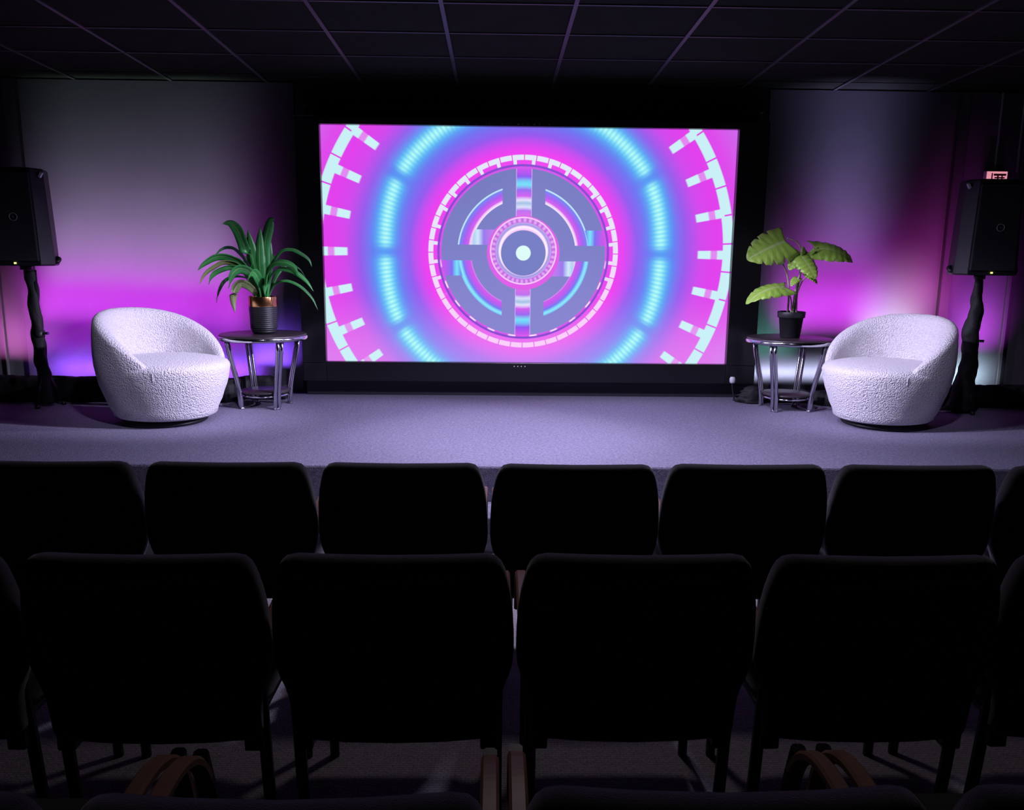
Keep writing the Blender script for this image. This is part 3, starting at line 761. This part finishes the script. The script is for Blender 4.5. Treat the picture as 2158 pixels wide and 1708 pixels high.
# ------------------------------------------------------------------ loudspeakers on stands
def make_speaker(loc, rz, label, glint):
    t = tag(empty('loudspeaker', loc, rz), label, 'loudspeaker', 'black loudspeakers on stands')
    t.scale = (0.95, 0.95, 0.95)
    H = 0.69
    def plan(k, w=0.95):                        # k: width factor; front faces -Y
        k = k*w
        return [(-0.165*k, -0.17), (0.165*k, -0.17), (0.222*k, -0.07), (0.190*k, 0.10), (0.12*k, 0.17), (-0.12*k, 0.17), (-0.190*k, 0.10), (-0.222*k, -0.07)]
    rings = []
    for z, k in ((0.0, 1.06), (0.012, 1.10), (0.35, 1.03), (H-0.015, 0.95), (H, 0.92)):
        rings.append([(x, y, z) for x, y in plan(k)])
    MB().loft(rings, False).build('cabinet', M_CAB, t, bevel=0.006)
    g = []
    for z, k in ((0.035, 1.075), (H-0.035, 0.945)):
        hw = 0.147*k
        g.append([(-hw, -0.186, z), (hw, -0.186, z), (hw+0.006, -0.168, z), (-hw-0.006, -0.168, z)])
    MB().loft(g, False).build('grille', M_GRILLE, t, bevel=0.004)
    ring = [(0.026+0.0028*math.cos(2*PI*k/8), 0.0028*math.sin(2*PI*k/8)) for k in range(8)]
    o = MB().lathe(ring, 28, ring=True).build('logo_ring', M_RING, t); o.location = (0.02, -0.1875, 0.345); o.rotation_euler = (PI/2, 0, 0)
    o = MB().lathe([(0.0, 0), (0.003, 0), (0.003, 0.003), (0.0, 0.004)], 12).build('logo_dot', M_RING, t); o.location = (0.02, -0.186, 0.345); o.rotation_euler = (PI/2, 0, 0)
    MB().box(-0.008, 0.006, -0.178, -0.168, 0.014, 0.026).build('power_light', emit('power_led', (0.9, 0.95, 0.25), 1.4), t)
    for s in (-1, 1):
        pts = [(s*0.205, -0.04, 0.025), (s*0.236, -0.04, 0.03), (s*0.238, -0.01, 0.05), (s*0.20, 0.02, 0.06)]
        MB().tube(curve_pts(pts, 5), 0.016, 8).build('side_handle', M_BLACK, t)
    b = MB().box(-0.010, 0.010, -0.012, 0.012, -0.02, 0.02).build('glint_bracket', M_WHITE, t, bevel=0.004)  # white colour stands in for the glint on this bracket
    b.location = (glint*0.196, -0.105, H-0.045); b.rotation_euler = (0, 0.5*glint, 0)
    b['label'] = 'bracket on the top corner, coloured white for its glint'
    MB().lathe([(0.0, -0.03), (0.04, -0.03), (0.04, 0.0), (0.0, 0.0)], 20).build('pole_socket', M_BLACK, t)
    return t
spk_z = 1.392
make_speaker((-3.315, 5.87, spk_z), R(8), 'black loudspeaker on a stand at the left edge of the stage', 1)
make_speaker((3.47, 5.87, spk_z), R(-5), 'black loudspeaker on a stand at the right edge, below the small lit sign', -1)

def make_stand(loc, label, wrapseed, drape):
    t = tag(empty('speaker_stand', loc), label, 'speaker stand', 'speaker stands')
    top = spk_z - 0.029 - loc[2] - 0.001
    MB().tube([(0, 0, 0.12), (0, 0, top)], 0.018, 14).build('pole', M_PIPE, t)
    MB().tube([(0, 0, 0.10), (0, 0, 0.52)], 0.024, 14).build('lower_tube', M_PIPE, t)
    MB().lathe([(0.0, 0.50), (0.034, 0.50), (0.036, 0.51), (0.036, 0.55), (0.0, 0.555)], 16).build('collar', M_BLACK, t)
    MB().tube([(0.03, -0.01, 0.53), (0.075, -0.025, 0.53)], 0.010, 8).build('clamp_knob', M_CHROME, t)
    for k in range(3):
        a = R(30 + 120*k); d = Vector((math.cos(a), math.sin(a), 0))
        lg = MB().tube([d*0.02+Vector((0, 0, 0.26)), d*0.11+Vector((0, 0, 0.014))], 0.011, 8).build('leg', M_PIPE, t)
        f = MB().lathe([(0.0, 0), (0.016, 0), (0.018, 0.01), (0.013, 0.028), (0.0, 0.03)], 12).build('rubber_foot', M_BLACK, lg); f.location = d*0.112
        MB().bar([d*0.024+Vector((0, 0, 0.11)), d*0.07+Vector((0, 0, 0.118))], (-d.y, d.x, 0), 0.016, 0.006).build('brace', M_PIPE, t)
    # black cloth and cable bound round the pole
    rn = random.Random(wrapseed); rings = []; n = 46
    for i in range(n):
        z = 0.02 + (top-0.02)*i/(n-1); s = z/top
        base = drape(s)
        off = Vector((base[1] + 0.003*math.sin(z*31+wrapseed), 0.004*math.cos(z*23), 0))
        ring = []
        for k in range(14):
            a = 2*PI*k/14
            q = base[0]*(1 + 0.22*noise.noise(Vector((math.cos(a)*1.3, math.sin(a)*1.3, z*16+wrapseed*7))) + 0.10*math.sin(3*a+z*30))
            ring.append(Vector((math.cos(a)*q, math.sin(a)*q*0.8, z)) + off)
        rings.append(ring)
    o = MB().loft(rings, True).build('cable_wrap', M_CLOTH, t)
    return t
make_stand((-3.265, 5.87, STAGE), 'black tripod stand wrapped in cables under the left loudspeaker', 1, lambda s: (0.048 - 0.012*s if s < 0.93 else 0.04, -0.03*(s-0.2)))
def drape_r(s):
    wv = lerp_tab([(0, 0.11), (0.12, 0.09), (0.25, 0.07), (0.45, 0.058), (0.62, 0.060), (0.75, 0.046), (1.0, 0.026)], s)
    of = lerp_tab([(0, -0.035), (0.2, -0.02), (0.4, 0.0), (0.6, -0.016), (0.8, 0.01), (1, 0.0)], s)
    return (wv, of)
make_stand((3.465, 5.87, STAGE), 'black tripod stand draped in black cloth under the right loudspeaker', 2, drape_r)

# ------------------------------------------------------------------ black fabric along the foot of the wall
def crumple(name, x0, x1, label, seed, hts, yo):
    n = int((x1-x0)/0.022); rings = []
    for i in range(n+1):
        x = x0 + (x1-x0)*i/n
        h = lerp_tab(hts, x); ring = []
        for k in range(16):
            a = PI*k/15
            w_ = 0.07
            p = Vector((x, 6.02 + 0.08 + lerp_tab(yo, x) - math.cos(a)*w_*(1.0 if k < 8 else 0.5), STAGE + 0.004 + h*math.sin(a)**0.55))
            q = noise.noise(Vector((x*9+seed, a*2.2, seed))) + 0.5*noise.noise(Vector((x*24, a*5, seed+4)))
            amp = 0.032*math.sin(a)
            p += Vector((0.01*noise.noise(Vector((x*14, a*3, seed+9)))*math.sin(a), -abs(q)*amp*1.4, q*amp*0.35))
            ring.append(p)
        rings.append(ring)
    return tag(MB().loft(rings, True).build(name, M_CLOTH), label, 'fabric')
crumple('gathered_black_fabric', -4.6, -1.62, 'crumpled black fabric along the wall foot behind the left armchair', 1.3, [(-4.6, 0.19), (-1.75, 0.175), (-1.62, 0.10)], [(-2.02, 0.0), (-1.90, 0.16)])
crumple('gathered_black_fabric', 2.12, 4.7, 'crumpled black fabric along the wall foot behind the right armchair', 5.1, [(2.12, 0.08), (2.45, 0.10), (2.7, 0.16), (4.2, 0.17), (4.7, 0.17)], [(2.35, 0.17), (2.55, 0.0)])
# low colour bars standing behind the fabric
def light_bar(x, L, label):
    t = tag(empty('led_light_bar', (x, 6.20, STAGE)), label, 'stage light', 'colour bars behind the fabric')
    MB().box(-L/2, L/2, -0.035, 0.035, 0.012, 0.075).build('housing', M_BLACK, t, bevel=0.006)
    for s in (-1, 1): MB().box(s*L/2*0.8-0.02, s*L/2*0.8+0.02, -0.05, 0.05, 0.0, 0.014).build('bracket', M_BLACK, t)
    k = int(L/0.09)
    for i in range(k):
        MB().lathe([(0.0, 0.075), (0.026, 0.075), (0.026, 0.079), (0.018, 0.083), (0.0, 0.084)], 14, cx=-L/2+0.05+(L-0.1)*i/(k-1)).build('lens', M_RING, t)
light_bar(-2.85, 1.1, 'long black colour light bar behind the fabric on the left')
light_bar(3.05, 0.8, 'short black colour light bar behind the fabric on the right')

# black cable bag and plug at the screen's right foot
def bag():
    rings = []
    for i in range(15):
        t = i/14; z = 0.004 + 0.13*t; q = 0.085*(1-t**2.2)**0.6+0.010
        rings.append([Vector((math.cos(a)*q*(1+0.9*noise.noise(Vector((math.cos(a)*3, math.sin(a)*3, t*6)))), math.sin(a)*q*0.7*(1+0.28*noise.noise(Vector((math.cos(a)*3, math.sin(a)*3, t*4+5)))), z)) for a in [2*PI*k/26 for k in range(26)]])
    o = MB().loft(rings, True).build('cable_bag', M_CLOTH, loc=(1.98, 6.20, STAGE))
    return tag(o, 'small crumpled black bag of cables beside the screen base', 'bag')
bag()
ad = tag(empty('power_adapter', (1.845, 6.27, STAGE)), 'small white plug adapter at the lower right corner of the screen', 'adapter')
MB().lathe([(0.0, 0.14), (0.016, 0.142), (0.022, 0.155), (0.022, 0.178), (0.016, 0.19), (0.0, 0.192)], 16).build('plug_body', M_WHITE, ad)
MB().tube(curve_pts([(0, 0, 0.145), (0.004, -0.006, 0.09), (0.02, -0.02, 0.012), (0.06, -0.03, 0.006)], 6), 0.006, 8).build('cord', M_BLACK, ad)

# small lit sign high on the wall above the right loudspeaker
sg = tag(empty('lit_sign', (3.905, WALL-0.06, 2.118)), 'small pink lit sign on the wall above the right loudspeaker', 'sign')
MB().box(-0.085, 0.085, -0.012, 0.028, -0.03, 0.066).build('sign_box', M_WHITE, sg, bevel=0.003)
MB().box(-0.080, 0.080, -0.016, -0.010, -0.02, 0.062).build('sign_face', emit('sign_pink', s2l((236, 150, 170)), 0.9), sg)
for a, b_, c, d in ((-0.028, 0.070, 0.030, 0.046), (-0.020, 0.060, 0.010, 0.020), (-0.045, -0.036, 0.0, 0.05), (0.0, 0.012, -0.012, 0.030), (0.034, 0.044, -0.012, 0.030)):
    MB().box(a, b_, -0.0185, -0.015, c, d).build('sign_stroke', mat('sign_red', s2l((150, 40, 80)), 0.5), sg)

# ------------------------------------------------------------------ audience chairs
def outline():
    half = [(0.0, 0.828), (0.12, 0.828), (0.215, 0.827), (0.236, 0.821), (0.248, 0.808), (0.256, 0.790), (0.262, 0.768), (0.269, 0.735), (0.275, 0.69), (0.2785, 0.63), (0.279, 0.58),
            (0.276, 0.545), (0.268, 0.515), (0.258, 0.49), (0.250, 0.46), (0.247, 0.41), (0.246, 0.37), (0.238, 0.352), (0.22, 0.346), (0.12, 0.345), (0.0, 0.345)]
    half = [(x*1.012, z) for x, z in half]
    return half + [(-x, z) for x, z in half[-2:0:-1]]
def make_chair(first_label):
    t = tag(empty('audience_chair', (0, 0, 0)), first_label, 'chair', 'padded chairs in the audience rows')
    ol = outline(); cz = 0.59
    def bend(x, z): return 0.05*(0.828-z)/0.48 - 0.028*(1-(x/0.28)**2) + 0.03
    rings = []
    for dep, ins in ((-0.030, 0.030), (-0.034, 0.014), (-0.028, 0.004), (-0.016, 0.0), (0.006, 0.0), (0.020, 0.004), (0.028, 0.014), (0.030, 0.034)):
        rr = []
        for x, z in ol:
            fx = (0.279-ins)/0.279; fz = (0.2415-ins)/0.2415
            x2 = x*fx; z2 = 0.5865+(z-0.5865)*fz
            rr.append((x2, dep+bend(x, z), z2))
        rings.append(rr)
    MB().loft(rings, True).build('backrest', M_SEATFAB, t)
    # seat cushion
    so = []
    for k in range(36):
        a = 2*PI*k/36; c, s = math.cos(a), math.sin(a); e = 0.32
        so.append((0.25*math.copysign(abs(c)**e, c), 0.30+0.235*math.copysign(abs(s)**e, s)))
    rings = []
    for z, ins in ((0.385, 0.03), (0.392, 0.008), (0.41, 0.0), (0.44, 0.0), (0.458, 0.012), (0.466, 0.05)):
        rings.append([(x*(0.25-ins)/0.25, 0.30+(y-0.30)*(0.235-ins)/0.235, z) for x, y in so])
    MB().loft(rings, True).build('seat', M_SEATFAB, t)
    MB().box(-0.235, 0.235, 0.09, 0.50, 0.365, 0.386).build('seat_pan', M_PIPE, t, bevel=0.004)
    for s in (-1, 1):
        MB().bar([(s*0.243, 0.13, 0.0), (s*0.243, 0.105, 0.20), (s*0.243, 0.085, 0.40), (s*0.243, 0.060, 0.56), (s*0.238, 0.045, 0.70)], (1, 0, 0), 0.028, 0.022).build('rear_leg', M_PIPE, t)
        MB().bar([(s*0.243, 0.50, 0.0), (s*0.243, 0.49, 0.25), (s*0.243, 0.48, 0.40), (s*0.2585, 0.47, 0.52), (s*0.2625, 0.45, 0.605)], (1, 0, 0), 0.026, 0.022).build('front_leg', M_PIPE, t)
        MB().box(s*0.225-0.022, s*0.225+0.022, 0.055, 0.10, 0.31, 0.372).build('corner_bracket', M_PIPE, t, bevel=0.005)
        pts = curve_pts([(s*0.2625, 0.075, 0.615), (s*0.2625, 0.16, 0.632), (s*0.2625, 0.26, 0.645), (s*0.2625, 0.345, 0.643), (s*0.2625, 0.41, 0.615), (s*0.2625, 0.455, 0.56), (s*0.2625, 0.475, 0.49)], 5)
        MB().bar(pts, (1, 0, 0), 0.031, 0.020).build('armrest', M_WOOD, t)
    return t
W = 0.57
ordn = ['first', 'second', 'third', 'fourth', 'fifth', 'sixth', 'seventh']
front = ['leftmost black chair of the front row, cut by the left frame edge', 'second black chair from the left in the front row',
         'third black chair from the left in the front row', 'fourth black chair from the left in the front row, before the step',
         'fifth black chair from the left in the front row', 'sixth black chair from the left in the front row',
         'rightmost black chair of the front row, cut by the right frame edge']
mid = ['sliver of a black chair at the left frame edge in the middle row', 'leftmost fully visible black chair of the middle row', 'black middle-row chair just left of the centre gap',
       'black middle-row chair just right of the centre gap', 'rightmost nearly whole black chair of the middle row', 'sliver of a black chair at the right frame edge in the middle row']
near = ['sliver of a nearest-row black chair in the bottom left corner', 'nearest-row black chair at bottom, left of the centre armrests', 'nearest-row black chair at bottom, right of the centre armrests',
        'sliver of a nearest-row black chair in the bottom right corner']
proto = make_chair(front[0])
used = False
jr = random.Random(11)
for labels, xc, yc, i0 in ((front, 0.263, 2.573, -3), (mid, 0.333, 1.748, -3), (near, 0.302, 0.905, -2)):
    for k, lab in enumerate(labels):
        o = proto if not used else copy_tree(proto)
        used = True
        o['label'] = lab
        o.location = (xc + (i0+k)*W + jr.uniform(-0.001, 0.001), yc + jr.uniform(-0.008, 0.008), 0)
        o.rotation_euler = (0, 0, R(jr.uniform(-0.3, 0.3)))
